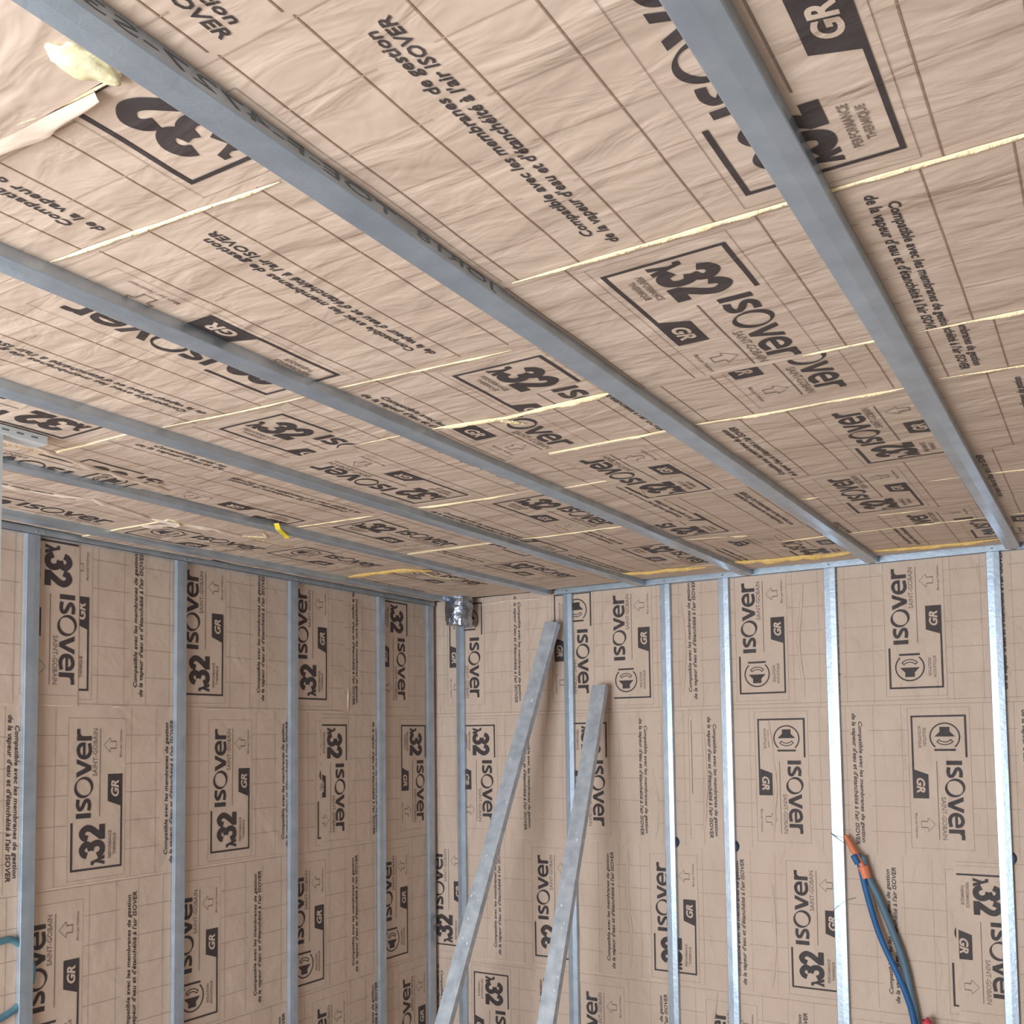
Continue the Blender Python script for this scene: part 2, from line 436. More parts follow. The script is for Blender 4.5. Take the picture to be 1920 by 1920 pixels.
# ceiling: (x0, x1, y0, y1, reading direction, logo x, print start y, logo kind)
cp('A0', 2.145, XR, -6.1, -4.03, 'in', 2.30, -5.0, 'L', CP + R0 + 'nearest the viewer', prints=False)
cp('A0b', 2.145, XR, -4.03, -3.43, 'in', 2.452, -3.95, 'L', CP + R0 + 'ninth' + fb)
cp('A1', 2.145, XR, -3.43, -2.82, 'out', 2.787, -2.866, 'L', CP + R0 + 'eighth' + fb)
cp('A2', 2.145, XR, -2.82, -2.27, 'in', 2.322, -2.765, 'L', CP + R0 + 'seventh' + fb, off=0.215)
cp('A3', 2.145, XR, -2.27, -1.99, 'in', 2.352, -2.540, 'L', CP + R0 + 'narrow sixth' + fb)
cp('A4', 2.145, XR, -1.99, -1.385, 'out', 2.641, -1.416, 'L', CP + R0 + 'fifth' + fb)
cp('A5', 2.145, XR, -1.385, -0.765, 'out', 2.486, -0.829, 'L', CP + R0 + 'fourth' + fb)
cp('A6', 2.145, XR, -0.765, -0.515, 'out', 2.591, -0.226, 'L', CP + R0 + 'narrow third' + fb)
cp('A7', 2.145, XR, -0.515, -0.10, 'out', 2.757, -0.155, 'L', CP + R0 + 'second' + fb)
cp('A8', 2.145, XR, -0.095, 0.02, 'out', 2.5, 0.35, 'L', CP + R0 + 'thin strip along the back wall', prints=False)
cp('C00', -0.02, 2.145, -6.1, -4.10, 'out', 2.13, -4.2, 'L', CP + 'ceiling left of second channel, nearest the viewer', prints=False)
cp('C0a', 1.13, 2.145, -4.10, -3.468, 'out', 2.128, -3.27, 'L', CP + R2 + 'with a torn edge and yellow tuft', base=0.007, logos=False)
cp('C0', 1.13, 2.145, -3.468, -3.235, 'out', 2.200, -3.279, 'L', CP + R2 + 'eighth' + fb)
cp('C1', 1.13, 2.145, -3.235, -2.615, 'out', 1.713, -2.672, 'L', CP + 'ceiling on both sides of third channel, left end at photo edge')
cp('C2', 1.635, 2.145, -2.615, -2.285, 'in', 1.890, -2.547, 'L', CP + R2 + 'narrow sixth' + fb)
cp('C3', 1.635, 2.145, -2.285, -1.985, 'in', 1.702, -2.499, 'L', CP + R2 + 'narrow fifth' + fb)
cp('C4', 1.792, 2.145, -1.985, -1.372, 'out', 2.006, -1.412, 'L', CP + R2 + 'fourth' + fb, base=0.004)
cp('C4a', 1.635, 1.84, -1.985, -1.655, 'out', 1.995, -1.668, 'L', CP + R2 + 'scrap with a cut frame line')
cp('C4b', 1.635, 1.838, -1.655, -1.050, 'out', 1.598, -1.085, 'L', CP + R2 + 'strip with one notice beside third channel', base=0.0025)
cp('C5', 1.635, 2.145, -1.372, -0.765, 'out', 1.848, -0.803, 'L', CP + R2 + 'third' + fb)
cp('C6', 1.635, 2.145, -0.765, -0.505, 'out', 1.959, -0.150, 'L', CP + R2 + 'narrow second' + fb)
cp('C7', 1.635, 2.145, -0.505, -0.165, 'out', 2.109, -0.130, 'L', CP + R2 + 'last whole' + fb)
cp('C8', 1.635, 2.145, -0.155, 0.02, 'out', 2.1, 0.4, 'L', CP + R2 + 'thin strip along the back wall', prints=False)
cp('D2', 1.13, 1.635, -2.615, -2.30, 'in', 1.255, -2.567, 'L', CP + R3 + 'narrow fifth' + fb)
cp('D3', 1.13, 1.635, -2.30, -1.69, 'out', 1.387, -1.741, 'L', CP + R3 + 'fourth' + fb)
cp('D4', 1.13, 1.635, -1.69, -1.095, 'in', 1.385, -1.615, 'L', CP + R3 + 'third' + fb)
cp('D5', 0.66, 1.635, -1.095, -0.775, 'out', 1.221, -0.815, 'L', CP + 'ceiling on both sides of fourth channel, narrow second' + fb)
cp('D6', 1.13, 1.635, -0.775, -0.185, 'in', 1.392, -0.722, 'L', CP + R3 + 'last whole' + fb)
cp('D7', 1.13, 1.635, -0.175, 0.02, 'in', 1.39, 0.3, 'L', CP + R3 + 'thin strip along the back wall', prints=False)
cp('E0', -0.02, 1.13, -4.10, -3.26, 'out', 1.10, -3.3, 'L', CP + R4 + 'nearest the viewer', prints=False)
cp('E1', 0.765, 1.13, -3.26, -2.66, 'out', 1.102, -2.718, 'L', CP + R4 + 'behind the short white track')
cp('E2', 0.765, 1.13, -2.66, -2.335, 'in', 0.621, -2.590, 'L', CP + R4 + 'narrow fifth' + fb, base=0.003)
cp('E3', 0.66, 1.13, -2.335, -1.70, 'out', 0.756, -1.752, 'L', CP + R4 + 'fourth' + fb)
cp('E4', 0.66, 1.13, -1.70, -1.12, 'in', 0.763, -1.634, 'L', CP + R4 + 'third' + fb)
cp('E6', 0.66, 1.13, -0.775, 0.02, 'in', 0.772, -0.722, 'L', CP + R4 + 'against the back wall')
cp('F0', -0.02, 0.40, -3.26, -2.62, 'in', 0.10, -3.2, 'S', CP + R5 + 'nearest the viewer')
cp('F1', 0.40, 0.765, -3.26, -2.32, 'out', 0.812, -2.362, 'S', CP + R5 + 'with a speaker symbol at a torn edge', base=0.004)
cp('F2', -0.02, 0.40, -2.62, -2.02, 'in', 0.075, -2.575, 'L', CP + R5 + 'at the left edge of the photo')
cp('F6', 0.40, 0.66, -2.32, -1.46, 'out', 0.9, -1.5, 'L', CP + R5 + 'plain creased strip beside the tear', prints=False)
cp('F3', -0.02, 0.42, -2.02, -1.46, 'in', 0.150, -1.985, 'S', CP + R5 + 'fourth' + fb, base=0.004)
cp('F4', -0.02, 0.66, -1.46, -0.84, 'in', 0.256, -1.435, 'S', CP + R5 + 'third' + fb)
cp('F5', -0.02, 0.66, -0.84, 0.02, 'in', 0.345, -0.79, 'S', CP + R5 + 'in the room corner by the foil')

WB = 'brown insulation panel on the back wall, '
PB = []; PL = []
def bp(*a, **k): PB.append(panel('B', *a, **k))
bp(-0.02, 0.994, 1.938, 2.525, 'down', 0.076, 2.502, 'S', WB + 'top row, left piece by the corner', off=0.225)
bp(0.994, XR, 1.938, 2.525, 'up', 1.182, 1.993, 'S', WB + 'top row, right piece')
bp(-0.02, 1.375, 1.338, 1.938, 'down', 0.145, 1.887, 'L', WB + 'second row, left piece', off=0.25, base=0.001)
bp(1.375, XR, 1.338, 1.938, 'down', 1.667, 1.887, 'S', WB + 'second row, right piece', off=0.222)
bp(-0.02, 2.418, 0.738, 1.338, 'up', 0.759, 0.782, 'L', WB + 'third row, left piece')
bp(2.418, XR, 0.738, 1.338, 'down', 2.410, 1.284, 'L', WB + 'third row, right piece with a cut logo', base=0.001)
bp(-0.02, 0.56, 0.138, 0.738, 'down', 0.206, 0.673, 'L', WB + 'fourth row, left piece', off=0.225)
bp(0.56, XR, 0.138, 0.738, 'up', 1.008, 0.172, 'L', WB + 'fourth row, right piece')
bp(-0.02, XR, 0.02, 0.138, 'up', 0.8, -0.35, 'L', WB + 'low strip along the floor')
WL = 'brown insulation panel on the left wall, '
def lp(*a, **k): PL.append(panel('L', *a, **k))
lp(-6.08, -2.03, 1.945, 2.525, 'down', -2.226, 2.494, 'L', WL + 'top row, left piece', off=0.222, base=0.002)
lp(-2.03, -0.68, 1.945, 2.525, 'up', -1.393, 1.997, 'L', WL + 'top row, middle piece', off=0.219)
lp(-0.68, 0.018, 1.945, 2.525, 'down', -0.410, 2.491, 'L', WL + 'top row, right piece by the corner', off=0.211)
lp(-6.08, -2.20, 1.345, 1.945, 'down', -2.05, 1.898, 'L', WL + 'second row, left piece', off=0.223)
lp(-2.20, -0.83, 1.345, 1.945, 'up', -1.849, 1.390, 'L', WL + 'second row, middle piece', off=0.218)
lp(-0.83, 0.018, 1.345, 1.945, 'down', -0.861, 1.890, 'L', WL + 'second row, right piece by the corner', off=0.217)
lp(-6.08, 0.018, 0.745, 1.345, 'up', -1.412, 0.783, 'S', WL + 'third row with speaker symbols', off=0.224)
lp(-6.08, 0.018, 0.145, 0.745, 'up', -0.676, 0.184, 'L', WL + 'fourth row')
lp(-6.08, 0.018, 0.02, 0.145, 'up', -0.676, -0.4, 'L', WL + 'low strip along the floor')

# ------------------------------------------------------------------ wool showing at the joints (parts of the panels)
def wool(parent, S, pts, w, m='wool', hk=0.45, base=0.0):
    w = w * 0.62
    P = [Vector((p[0], p[1], 0)) for p in pts]
    out = [P[0]]
    for i in range(len(P) - 1):
        n = max(2, int((P[i + 1] - P[i]).length / 0.02))
        out += [P[i].lerp(P[i + 1], k / n) for k in range(1, n + 1)]
    n = len(out); v = []; f = []; K = 6
    for i, p in enumerate(out):
        t = (out[min(i + 1, n - 1)] - out[max(i - 1, 0)]).normalized(); s = Vector((-t.y, t.x, 0))
        e = min(1.0, 0.25 + 1.1 * max(0.0, math.sin(math.pi * i / (n - 1))) ** 0.6)
        nz = noise.noise(Vector((p.x * 23, p.y * 23, 3.3))); ww = w * e * (0.85 + 0.5 * nz)
        c = p + s * 0.15 * w * noise.noise(Vector((p.x * 14, p.y * 14, 9)))
        for k in range(K + 1):
            a = math.pi * k / K
            q = c + s * math.cos(a) * ww * 0.5
            v.append(P3(S, q.x, q.y, base + ht(S, q.x, q.y) - 0.004 + (0.005 + math.sin(a) * ww * hk * (1 + 0.3 * nz)) ))
    for i in range(n - 1):
        for k in range(K):
            a = i * (K + 1) + k
            f.append((a, a + 1, a + K + 2, a + K + 1))
    nm = {'edge': 'torn_or_lit_edge', 'paperB': 'paper_fold', 'paperL': 'paper_fold'}.get(m, 'exposed_wool')
    me = pydata(nm, v, f, None, True)
    bm = bmesh.new(); bm.from_mesh(me); bmesh.ops.recalc_face_normals(bm, faces=bm.faces); bm.to_mesh(me); bm.free()
    return link(nm, me, m, PAN[parent] if isinstance(parent, str) else parent)
y = -2.82
wool('A1', 'C', [(2.20, y - .004), (2.45, y), (2.64, y), (3.4, y + .005)], 0.016)
wool('A2', 'C', [(2.50, -2.275), (2.66, -2.275)], 0.010); wool('A2', 'C', [(2.70, -2.270), (3.4, -2.262)], 0.016)
wool('A3', 'C', [(2.18, -1.99), (2.40, -1.985), (2.63, -1.982)], 0.016); wool('A3', 'C', [(2.70, -2.0), (2.9, -1.975), (3.4, -1.97)], 0.011)
wool('A5', 'C', [(2.18, -1.125), (2.235, -1.12)], 0.014); wool('A5', 'C', [(2.54, -1.13), (2.65, -1.128)], 0.007); wool('A5', 'C', [(2.695, -1.13), (3.2, -1.12)], 0.014)
wool('A5', 'C', [(2.33, -0.768), (2.48, -0.758)], 0.009)
wool('A6', 'C', [(2.185, -0.522), (2.45, -0.515), (2.66, -0.512)], 0.014); wool('A6', 'C', [(2.70, -0.52), (3.1, -0.50)], 0.012)
wool('A7', 'C', [(2.19, -0.115), (2.40, -0.085), (2.64, -0.105)], 0.030, 'wool2', 0.55)
wool('C1', 'C', [(1.66, -3.25), (1.88, -3.235), (2.10, -3.225)], 0.013)
wool('C2', 'C', [(1.66, -2.62), (1.87, -2.605), (2.06, -2.595)], 0.009)
wool('C3', 'C', [(1.665, -2.300), (1.76, -2.293), (1.85, -2.275), (2.0, -2.285), (2.12, -2.290)], 0.027)
wool('C3', 'C', [(1.815, -2.285), (1.845, -2.245), (1.862, -2.215)], 0.022)
wool('C3', 'C', [(1.80, -1.985), (1.95, -1.975), (2.11, -1.988)], 0.014)
wool('C4', 'C', [(1.815, -1.60), (1.835, -1.53), (1.815, -1.46), (1.84, -1.40)], 0.006, 'wool', 0.3, 0.004)
wool('C6', 'C', [(1.93, -0.505), (2.13, -0.535)], 0.014); wool('C5', 'C', [(1.66, -0.755), (1.82, -0.715)], 0.006)
wool('C6', 'C', [(1.82, -0.72), (1.88, -0.70)], 0.035, 'wool', 0.3)
wool('C7', 'C', [(1.66, -0.20), (1.80, -0.155), (1.93, -0.165), (2.02, -0.13), (2.12, -0.15)], 0.045, 'wool2', 0.55)
wool('D2', 'C', [(1.16, -2.645), (1.36, -2.628), (1.57, -2.618)], 0.010)
wool('D3', 'C', [(1.44, -2.30), (1.58, -2.30)], 0.006)
wool('D3', 'C', [(1.17, -1.697), (1.33, -1.685), (1.51, -1.675)], 0.019)
wool('D4', 'C', [(1.18, -1.100), (1.38, -1.095), (1.58, -1.083)], 0.015)
wool('D6', 'C', [(1.16, -0.215), (1.28, -0.17), (1.36, -0.20), (1.52, -0.145)], 0.040, 'wool2', 0.55)
wool('E2', 'C', [(0.80, -2.668), (0.95, -2.655), (1.05, -2.648)], 0.010)
wool('E3', 'C', [(0.84, -2.34), (0.99, -2.33)], 0.007)
wool('E4', 'C', [(0.665, -1.705), (0.82, -1.692), (0.98, -1.682)], 0.013)
wool('D5', 'C', [(0.70, -1.125), (0.88, -1.122), (1.03, -1.118)], 0.013)
wool('F1', 'C', [(0.785, -2.86), (0.79, -2.70), (0.755, -2.48), (0.715, -2.26)], 0.028, 'edge', 0.5)
wool('F2', 'C', [(0.40, -2.62), (0.40, -2.46), (0.445, -2.31), (0.390, -2.07)], 0.032, 'edge', 0.5)
wool('F3', 'C', [(0.388, -2.06), (0.43, -1.85), (0.41, -1.66)], 0.032, 'edge', 0.5)
wool('F3', 'C', [(0.41, -1.72), (0.47, -1.64), (0.52, -1.71)], 0.022, 'wool', 0.3)
wool('F5', 'C', [(0.14, -0.83), (0.28, -0.840), (0.45, -0.83), (0.52, -0.74)], 0.085, 'wool2', 0.22)
wool('F5', 'C', [(0.48, -0.80), (0.45, -0.62), (0.50, -0.50)], 0.035, 'wool', 0.15)
# lump of loose wool hanging at the torn edge near the viewer
bm = bmesh.new(); bmesh.ops.create_icosphere(bm, subdivisions=4, radius=1)
for q in bm.verts:
    c = q.co.copy(); k = 1 + 0.26 * noise.noise(c * 1.7) + 0.10 * noise.noise(c * 4)
    q.co = Vector((2.105 + c.x * 0.024 * k, -3.505 + c.y * 0.034 * k + 0.008 * c.x, 2.513 + c.z * 0.008 * k))
me = bpy.data.meshes.new('wool_tuft'); bm.to_mesh(me); bm.free()
for p in me.polygons: p.use_smooth = True
link('wool_tuft', me, 'tuft', PAN['C0a'])
wool('C0a', 'C', [(1.66, -3.50), (1.78, -3.475), (1.90, -3.478), (1.96, -3.470), (2.03, -3.465), (2.10, -3.463)], 0.010, 'wool', 0.4, 0.004)

def flap(parent, S, pts, reach, drop, base, sgn=1):
    """ragged paper edge curling out of the surface; pts along the edge, reach across it"""
    v = []; f = []; K = 5; n = 26
    for i in range(n + 1):
        t = i / n; p = Vector(pts[0]).lerp(Vector(pts[1]), t)
        e = reach * (0.35 + 0.65 * math.sin(math.pi * t)) * (0.75 + 0.7 * noise.noise(Vector((t * 4, p.x * 3, 1.7))))
        for k in range(K + 1):
            q = k / K
            v.append(P3(S, p.x, p.y + sgn * e * (q - 0.25 * q * q), base + ht(S, p.x, p.y) + 0.002 + drop * math.sin(q * 2.0) * (0.7 + 0.5 * noise.noise(Vector((t * 5, 4.4, 0))))))
    for i in range(n):
        for k in range(K):
            a = i * (K + 1) + k; f.append((a, a + 1, a + K + 2, a + K + 1))
    me = pydata('torn_flap', v, f, None, True)
    bm = bmesh.new(); bm.from_mesh(me)
    for fc in bm.faces:
        fc.normal_update()
        if fc.normal.z > 0: fc.normal_flip()
    bm.to_mesh(me); bm.free()
    link('torn_flap', me, 'paper' + S, PAN[parent])
flap('C0a', 'C', ((1.74, -3.474, 0), (2.06, -3.462, 0)), 0.030, 0.011, 0.004)
flap('F3', 'C', ((0.30, -2.03, 0), (0.42, -1.98, 0)), 0.06, 0.012, 0.004)
for S, par, b, segs in (('B', PB[0], 1.938, ((0.0, 0.13), (0.19, 0.55), (0.60, 0.73), (0.86, 0.985))), ('B', PB[1], 1.938, ((1.04, 1.24), (1.29, 1.40))),
                        ('B', PB[4], 1.338, ((0.45, 0.52), (0.86, 0.90))), ('B', PB[6], 0.738, ((0.02, 0.10), (0.22, 0.52))), ('B', PB[7], 0.738, ((0.57, 0.66), (0.80, 1.05), (1.10, 1.22))),
                        ('L', PL[0], 1.945, ((-2.9, -2.24), (-2.17, -2.03))), ('L', PL[1], 1.945, ((-1.9, -1.84), (-1.5, -1.28), (-0.95, -0.70))),
                        ('L', PL[4], 1.345, ((-2.17, -1.66), (-1.58, -1.06))), ('L', PL[5], 1.345, ((-0.60, -0.47), (-0.30, -0.10)))):
    for a, c in segs: wool(par, S, [(a, b), (c, b + 0.002)], 0.0085, 'edge', 0.5)  # wall seam lips: lighter colour stands in for light on the paper edges
wool(PB[0], 'B', [(0.27, 2.486), (0.42, 2.497), (0.62, 2.490)], 0.016, 'edge', 0.5)
wool(PL[2], 'L', [(-0.655, 1.95), (-0.652, 2.06)], 0.012, 'edge', 0.4)
for k, pts in ((4, [(1.055, 0.77), (1.06, 0.95), (1.045, 1.12), (1.055, 1.31)]),
               (2, [(1.02, 1.40), (1.00, 1.55), (1.03, 1.75), (1.015, 1.90)]), (2, [(1.19, 1.36), (1.21, 1.50), (1.18, 1.68)]), (3, [(1.72, 1.37), (1.74, 1.6), (1.715, 1.88)]),
               (1, [(1.87, 1.97), (1.85, 2.2), (1.875, 2.45)]), (1, [(1.335, 2.0), (1.35, 2.2), (1.335, 2.42)]),
               (7, [(1.45, 0.40), (1.43, 0.55), (1.46, 0.72)]), (3, [(1.42, 1.40), (1.435, 1.6), (1.425, 1.85)]), (4, [(1.70, 0.76), (1.72, 0.95), (1.71, 1.2)])):
    wool(PB[k], 'B', pts, 0.026, 'paperB', 0.22)

# ------------------------------------------------------------------ galvanized channels and studs
def profile(w=0.047, h=0.018):
    """cross-section of a furring channel: (across, out)"""
    return [(0, 0), (0, h - 0.0018), (0.0016, h - 0.0006), (w * 0.52, h + 0.0008), (w - 0.0016, h - 0.0006), (w, h - 0.0018), (w, 0)]
def extrude(name, sec, org, ac, out, ax, length):
    org, ac, out, ax = (Vector(q) for q in (org, ac, out, ax))
    v = []; n = len(sec)
    for t in (0, length):
        v += [tuple(org + ac * p[0] + out * p[1] + ax * t) for p in sec]
    f = [(i, (i + 1) % n, n + (i + 1) % n, n + i) for i in range(n)]
    f += [tuple(range(n - 1, -1, -1)), tuple(range(n, 2 * n))]
    me = pydata(name, v, f)
    bm = bmesh.new(); bm.from_mesh(me); bmesh.ops.recalc_face_normals(bm, faces=bm.faces); bm.to_mesh(me); bm.free()
    return me
ordn = ['rightmost', 'second from the right', 'third from the right', 'fourth from the right', 'fifth from the right', 'nearest the left wall']
RAILS = [2.641, 2.137, 1.624, 1.129, 0.644, 0.125]
rails = []
for i, x in enumerate(RAILS):
    me = extrude('ceiling_channel', profile(0.050, 0.022), (x, -6.05, 2.522), (1, 0, 0), (0, 0, -1), (0, 1, 0), 6.05 - (0.003 if i < 5 else 0.02))
    r = link('ceiling_channel', me, 'steel')
    tag(r, 'galvanized steel channel across the ceiling, ' + ordn[i], 'ceiling channel', 'galvanized ceiling channels')
    rails.append(r)
# dot-matrix marking stamped on the side of the second channel
tri = font_tris('JOR18  TOE-F-4727-S330A-NF-03-EN-OR-JO', (0, 0, 1.42, 0.0125), 0.0)
v = []; f = []
for t in tri:
    n = len(v); v += [(2.137 + 0.0504, -2.85 - p[0], 2.5035 + p[1]) for p in t]; f.append((n, n + 1, n + 2))
link('marking_print', pydata('marking_print', v, f), 'mark', rails[1])['kind'] = 'stuff'

bord = ['first from the room corner, under the foil', 'second from the room corner', 'third from the room corner', 'fourth from the room corner', 'fifth from the room corner, with the wire tie', 'rightmost']
for i, (x, zt) in enumerate([(0.128, 2.395), (0.748, 2.5), (1.243, 2.5), (1.514, 2.5), (1.966, 2.5), (2.572, 2.5)]):
    me = extrude('wall_stud', profile(), (x, 0.018, 0.0), (1, 0, 0), (0, -1, 0), (0, 0, 1), zt)
    tag(link('wall_stud', me, 'steel'), 'galvanized stud on the back wall, ' + bord[i], 'wall stud', 'galvanized wall studs')
lord = ['closest to the room corner', 'second from the room corner', 'third from the room corner', 'fourth from the room corner', 'fifth from the corner at the photo edge']
for i, yy in enumerate([-0.058, -0.452, -1.040, -1.634, -2.231]):
    me = extrude('wall_stud', profile(), (-0.018, yy, 0.0), (0, 1, 0), (1, 0, 0), (0, 0, 1), 2.5)
    tag(link('wall_stud', me, 'steel'), 'galvanized stud on the left wall, ' + lord[i], 'wall stud', 'galvanized wall studs')
# head tracks round the room
def track(name, bx, label):
    o = link(name, boxes_me(name, bx), 'steel'); return tag(o, label, 'steel track')
tb = track('head_track', [((0.715, -0.0045, 2.498), (XR, -0.003, 2.526)), ((0.715, -0.0045, 2.498), (XR, 0.018, 2.4995))], 'pale galvanized angle track along the top of the back wall')
tl = track('head_track', [((0.003, -6.0, 2.498), (0.0045, -0.01, 2.522)), ((-0.018, -6.0, 2.498), (0.0045, -0.01, 2.4995))], 'galvanized angle track along the top of the left wall')
def screw(parent, p, ax, r=0.004):
    bm = bmesh.new(); bmesh.ops.create_cone(bm, cap_ends=True, segments=10, radius1=r, radius2=r * 0.6, depth=0.003)
    bm.transform(Matrix.Translation(p) @ Vector((0, 0, 1)).rotation_difference(Vector(ax)).to_matrix().to_4x4())
    me = bpy.data.meshes.new('screw'); bm.to_mesh(me); bm.free(); link('screw', me, 'wire', parent)
for x in (0.771, 1.266, 1.537, 1.989, 2.595): screw(tb, (x, -0.0055, 2.513), (0, -1, 0))
for yy in (-2.20, -2.175, -1.60, -1.575, -1.01, -0.43): screw(tl, (0.0055, yy, 2.509), (1, 0, 0), 0.0035)

# ------------------------------------------------------------------ plastic wall brackets behind the studs
def bracket(x, z, label):
    b = empty('support_bracket', (x, 0.018, z))
    bm = bmesh.new(); bmesh.ops.create_cone(bm, cap_ends=True, segments=20, radius1=0.028, radius2=0.024, depth=0.006)
    bm.transform(Matrix.Translation((0.009, -0.004, 0)) @ Matrix.Rotation(math.radians(90), 4, 'X'))
    me = bpy.data.meshes.new('base_plate'); bm.to_mesh(me); bm.free(); link('base_plate', me, 'navy', b)
    link('clip_arm', boxes_me('clip_arm', [((0.0236, -0.014, -0.018), (0.029, -0.006, 0.013))]), 'navy', b)
    tag(b, label, 'bracket', 'dark plastic brackets behind studs')
bracket(1.2665, 1.352, 'dark blue plastic bracket behind the third back wall stud')
bracket(1.5375, 1.346, 'dark blue plastic bracket behind the fourth back wall stud')
bracket(2.5955, 1.350, 'dark blue plastic bracket behind the rightmost back wall stud')

# ------------------------------------------------------------------ two loose channels leaning on the back wall
def leaning(top, low, label, seed):
    top, low = Vector(top), Vector(low)
    ax = (top - low).normalized()
    foot = low - ax * (low.z / ax.z)
    ac = Vector((1, 0, 0)); ac = (ac - ax * ac.dot(ax)).normalized()
    out = ax.cross(ac); out = out if out.y < 0 else -out
    L = (top - foot).length
    r = empty('leaning_channel', foot)
    w, d, t = 0.070, 0.030, 0.0015
    def local(p): return p - foot
    org = Vector((0, 0, 0)) - ac * w / 2
    u = [(0, 0), (w, 0), (w, -d), (w - t, -d), (w - t, -t), (t, -t), (t, -d), (0, -d)]
    link('channel_body', extrude('channel_body', u, org, ac, out, ax, L), 'steel2', r)
    rnd = random.Random(seed)
    # dried plaster splashes on the face
    v = []; f = []
    for k in range(26):
        s = L * (0.30 + 0.6 * rnd.random()); q = (rnd.random() - 0.5) * 0.056; rr = 0.0012 + 0.0028 * rnd.random() ** 2; el = 1 + 1.6 * rnd.random()
        c = ac * q + ax * s + out * 0.0006; n = len(v)
        v += [tuple(c + ac * rr * math.cos(a) * (0.8 + 0.4 * rnd.random()) + ax * rr * el * math.sin(a)) for a in [i * math.pi / 4 for i in range(8)]]
        v.append(tuple(c + out * 0.0012)); f += [(n + i, n + (i + 1) % 8, n + 8) for i in range(8)]
    link('plaster_splash', pydata('plaster_splash', v, f), 'spot', r)['kind'] = 'stuff'
    tag(r, label, 'loose channel', 'loose channels leaning on the wall')
leaning((0.712, -0.052, 2.364), (0.525, -0.70, 0.637), 'taller grey channel leaning on the back wall near the corner', 3)
leaning((0.957, -0.052, 2.057), (1.018, -0.70, 0.705), 'shorter grey channel leaning on the back wall with white specks', 5)

# ------------------------------------------------------------------ foil-wrapped duct end in the corner
duct = empty('foil_duct', (0.200, -0.074, 2.383))
bm = bmesh.new(); seg, rows = 40, 26
ring = []
for j in range(rows + 1):
    z = 0.150 * j / rows
    row = []
    for k in range(seg):
        a = 2 * math.pi * k / seg
        low = -0.018 * max(0, math.cos(a - 0.3)) * max(0, 1 - z / 0.06)
        rr = 0.068 * (1 - 0.10 * max(0, 1 - z / 0.03))
        p = Vector((math.cos(a), math.sin(a), z * 14))
        rr += 0.0045 * noise.noise(p * 2.1) + 0.0030 * noise.noise(Vector((p.x * 5, p.y * 5, p.z * 3)))
        row.append(bm.verts.new((rr * 1.05 * math.cos(a), rr * 0.85 * math.sin(a), z + low)))
    ring.append(row)
for j in range(rows):
    for k in range(seg): bm.faces.new((ring[j][k], ring[j][(k + 1) % seg], ring[j + 1][(k + 1) % seg], ring[j + 1][k]))
bm.faces.new(list(reversed(ring[0]))); bm.faces.new(ring[-1])
me = bpy.data.meshes.new('foil_wrap'); bm.to_mesh(me); bm.free()
link('foil_wrap', me, 'foil', duct)
pts = []
for k in range(0, 60):
    a = 0.2 + k * 0.42; pts.append((0.0735 * math.cos(a), 0.0600 * math.sin(a), 0.012 + 0.0021 * k))
link('wrap_crease', tube_me('wrap_crease', pts, 0.0022, 6), 'foil', duct)
tag(duct, 'crumpled silver foil wrapped duct end in the room corner', 'duct')

# ------------------------------------------------------------------ blue conduits with orange tape hanging on the back wall
cab = empty('conduit_bundle', (2.20, -0.030, 0.0))
o = Vector((2.20, -0.030, 0.0))
A = [(2.070, -.022, 1.345), (2.089, -.03, 1.253), (2.107, -.03, 1.169), (2.135, -.03, 1.064), (2.164, -.03, .985), (2.204, -.03, .896), (2.238, -.03, .807), (2.260, -.03, .714), (2.30, -.05, .45), (2.33, -.08, .12), (2.36, -.10, .012)]
B = [(2.085, -.012, 1.335), (2.107, -.012, 1.251), (2.130, -.012, 1.203), (2.152, -.012, 1.151), (2.183, -.012, 1.067), (2.217, -.012, .970), (2.235, -.012, .897), (2.247, -.012, .826), (2.263, -.012, .733), (2.30, -.02, .45), (2.34, -.05, .12), (2.38, -.08, .012)]
rel = lambda L: [tuple(Vector(p) - o) for p in L]
link('conduit', tube_me('conduit', spline(rel(A), 6), 0.0118, 12), 'blue', cab)
link('conduit', tube_me('conduit', spline(rel(B), 6), 0.0140, 12), 'greyblue', cab)
tp = spline(rel([(2.088, -.024, 1.296), (2.094, -.024, 1.275), (2.100, -.024, 1.250)]), 5)
link('tape', tube_me('tape', tp, 0.0205, 14, True, 1.0), 'orange', cab)
tp = spline(rel([(2.024, -.018, 1.414), (2.036, -.020, 1.392), (2.052, -.024, 1.362), (2.070, -.026, 1.332), (2.090, -.027, 1.292)]), 5)
link('tape', tube_me('tape', tp, [0.008 + 0.005 * min(1, i / 8) for i in range(len(tp))], 12, True, 0.9), 'orange', cab)
link('conduit', tube_me('conduit', spline(rel([(2.058, -.040, 1.340), (2.066, -.042, 1.325), (2.074, -.040, 1.308)]), 4), 0.0125, 12), 'blue', cab)
tag(cab, 'blue conduit pair with orange tape hanging beside the fifth stud', 'conduit')
rd = empty('conduit_end', (2.300, -0.045, 0.0))
link('red_sleeve', tube_me('red_sleeve', spline([(0, 0, 0.735), (0.006, 0, 0.727), (0.010, -.002, 0.70), (0.02, -.01, 0.40), (0.03, -.02, 0.012)], 5), [0.009, 0.0135, 0.0165, 0.017, 0.017, 0.017] + [0.017] * 15, 14), 'red', rd)
tag(rd, 'red plastic conduit end beside the blue conduits at the bottom', 'conduit')
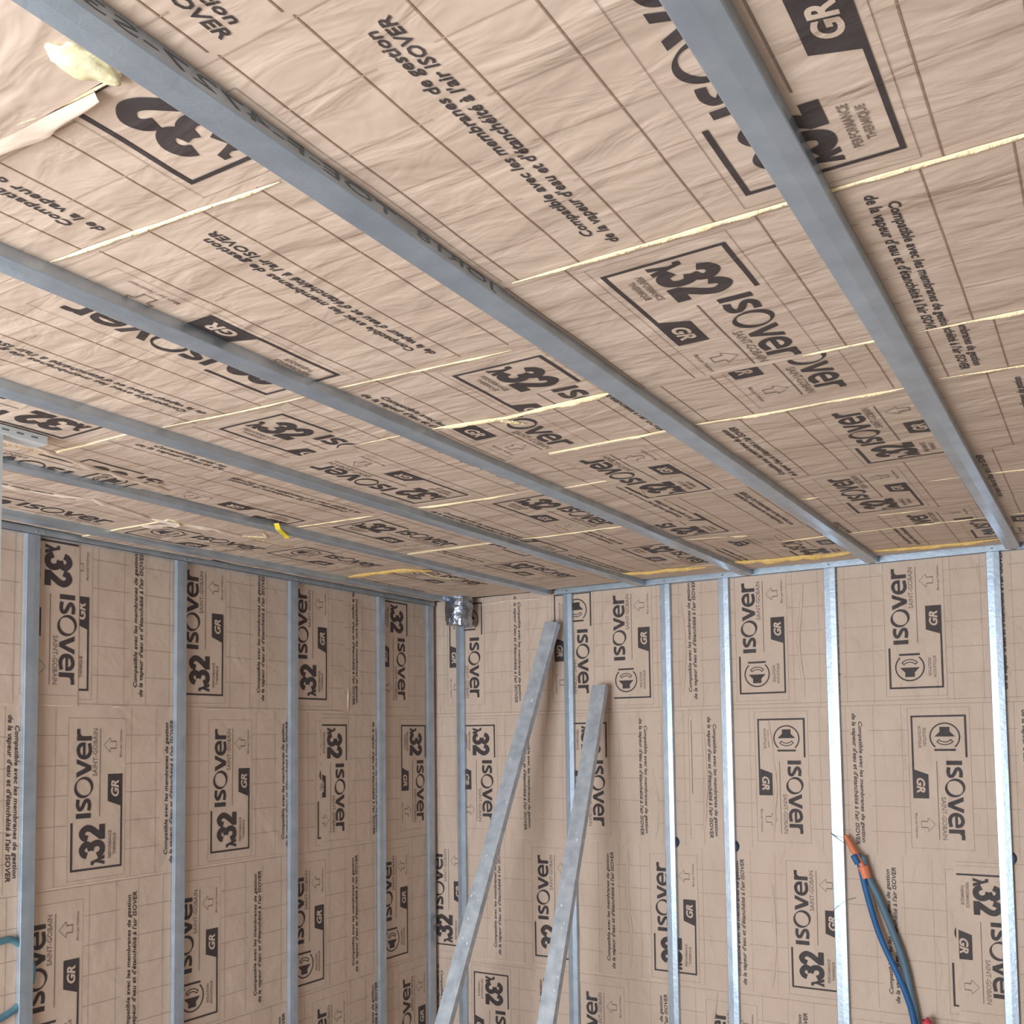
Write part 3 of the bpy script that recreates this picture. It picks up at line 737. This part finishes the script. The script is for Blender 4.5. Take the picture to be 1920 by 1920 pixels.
# thin wire tied round the fifth stud
wt = empty('wire_tie', (1.99, 0.0, 1.4))
o = Vector((1.99, 0.0, 1.4))
for L_ in ([(1.963, .0, 1.418), (1.968, -.003, 1.417), (1.985, -.004, 1.408), (2.012, -.004, 1.403), (2.020, -.010, 1.405), (2.030, -.018, 1.402)],
           [(1.963, .0, 1.418), (1.985, -.0042, 1.402), (2.012, -.0042, 1.384), (2.022, -.012, 1.378), (2.036, -.018, 1.385)],
           [(1.962, .0, 1.108), (1.975, -.003, 1.122), (1.990, -.004, 1.134), (2.010, -.004, 1.150), (2.026, -.003, 1.158), (2.05, .012, 1.165)]):
    link('wire_loop', tube_me('wire_loop', spline([tuple(Vector(p) - o) for p in L_], 5), 0.0011, 6), 'wire', wt)
tag(wt, 'thin steel wire tied round the fifth back wall stud', 'wire')
# teal conduit coming out behind the leftmost stud
tc = [(-2.42, 1.205), (-2.298, 1.208), (-2.249, 1.206), (-2.200, 1.160), (-2.181, 1.107), (-2.189, 1.050), (-2.224, 1.000), (-2.267, .978), (-2.34, .955), (-2.42, .90), (-2.44, .6), (-2.45, .012)]
tag(link('conduit', tube_me('conduit', spline([(-0.0125, p[0], p[1]) for p in tc], 6), 0.0108, 12), 'teal'), 'teal conduit loop behind the left wall stud at the photo edge', 'conduit')

# ------------------------------------------------------------------ short track and white post at the left edge, yellow strip
st = empty('short_track', (0.925, -2.77, 2.498))
link('track_body', extrude('track_body', [(0, 0), (0.046, 0), (0.046, 0.019), (0, 0.019)], (-0.046, -0.60, 0), (1, 0, 0), (0, 0, 1), (0, 1, 0), 0.60), 'white', st)
for k in range(12):
    yy = -0.03 - k * 0.034
    link('slot', box_me('slot', (-0.0005, yy - 0.010, 0.008), (0.0006, yy + 0.006, 0.0115)), 'mark', st)
tag(st, 'short slotted pale track under the ceiling at the left photo edge', 'steel track')
post = empty('door_post', (0.925, -2.86, 0.0))
link('post_body', extrude('post_body', [(0, 0), (0.05, 0), (0.05, 0.006), (0.042, 0.006), (0.042, 0.05), (0, 0.05)], (-0.05, -0.060, 0), (1, 0, 0), (0, 1, 0), (0, 0, 1), 2.498), 'white', post)
tag(post, 'white metal post edge at the left border of the photo', 'post')
s = [(0.712, -1.838, 2.512), (0.7025, -1.822, 2.500), (0.698, -1.812, 2.4975), (0.684, -1.786, 2.4965), (0.664, -1.748, 2.4945), (0.655, -1.732, 2.490)]
v = []; f = []
for p in s:
    for k, dz in ((-1, 0), (1, 0.001), (1, -0.002), (-1, -0.003)): v.append((p[0] + k * 0.0072, p[1] + k * 0.0036, p[2] + dz))
for i in range(len(s) - 1):
    for k in range(4): f.append((i * 4 + k, i * 4 + (k + 1) % 4, i * 4 + 4 + (k + 1) % 4, i * 4 + 4 + k))
f += [(3, 2, 1, 0), tuple(len(v) - 4 + k for k in range(4))]
tag(link('yellow_strip', pydata('yellow_strip', v, f), 'yellow'), 'small bright yellow strip stuck on the fifth ceiling channel', 'strip')
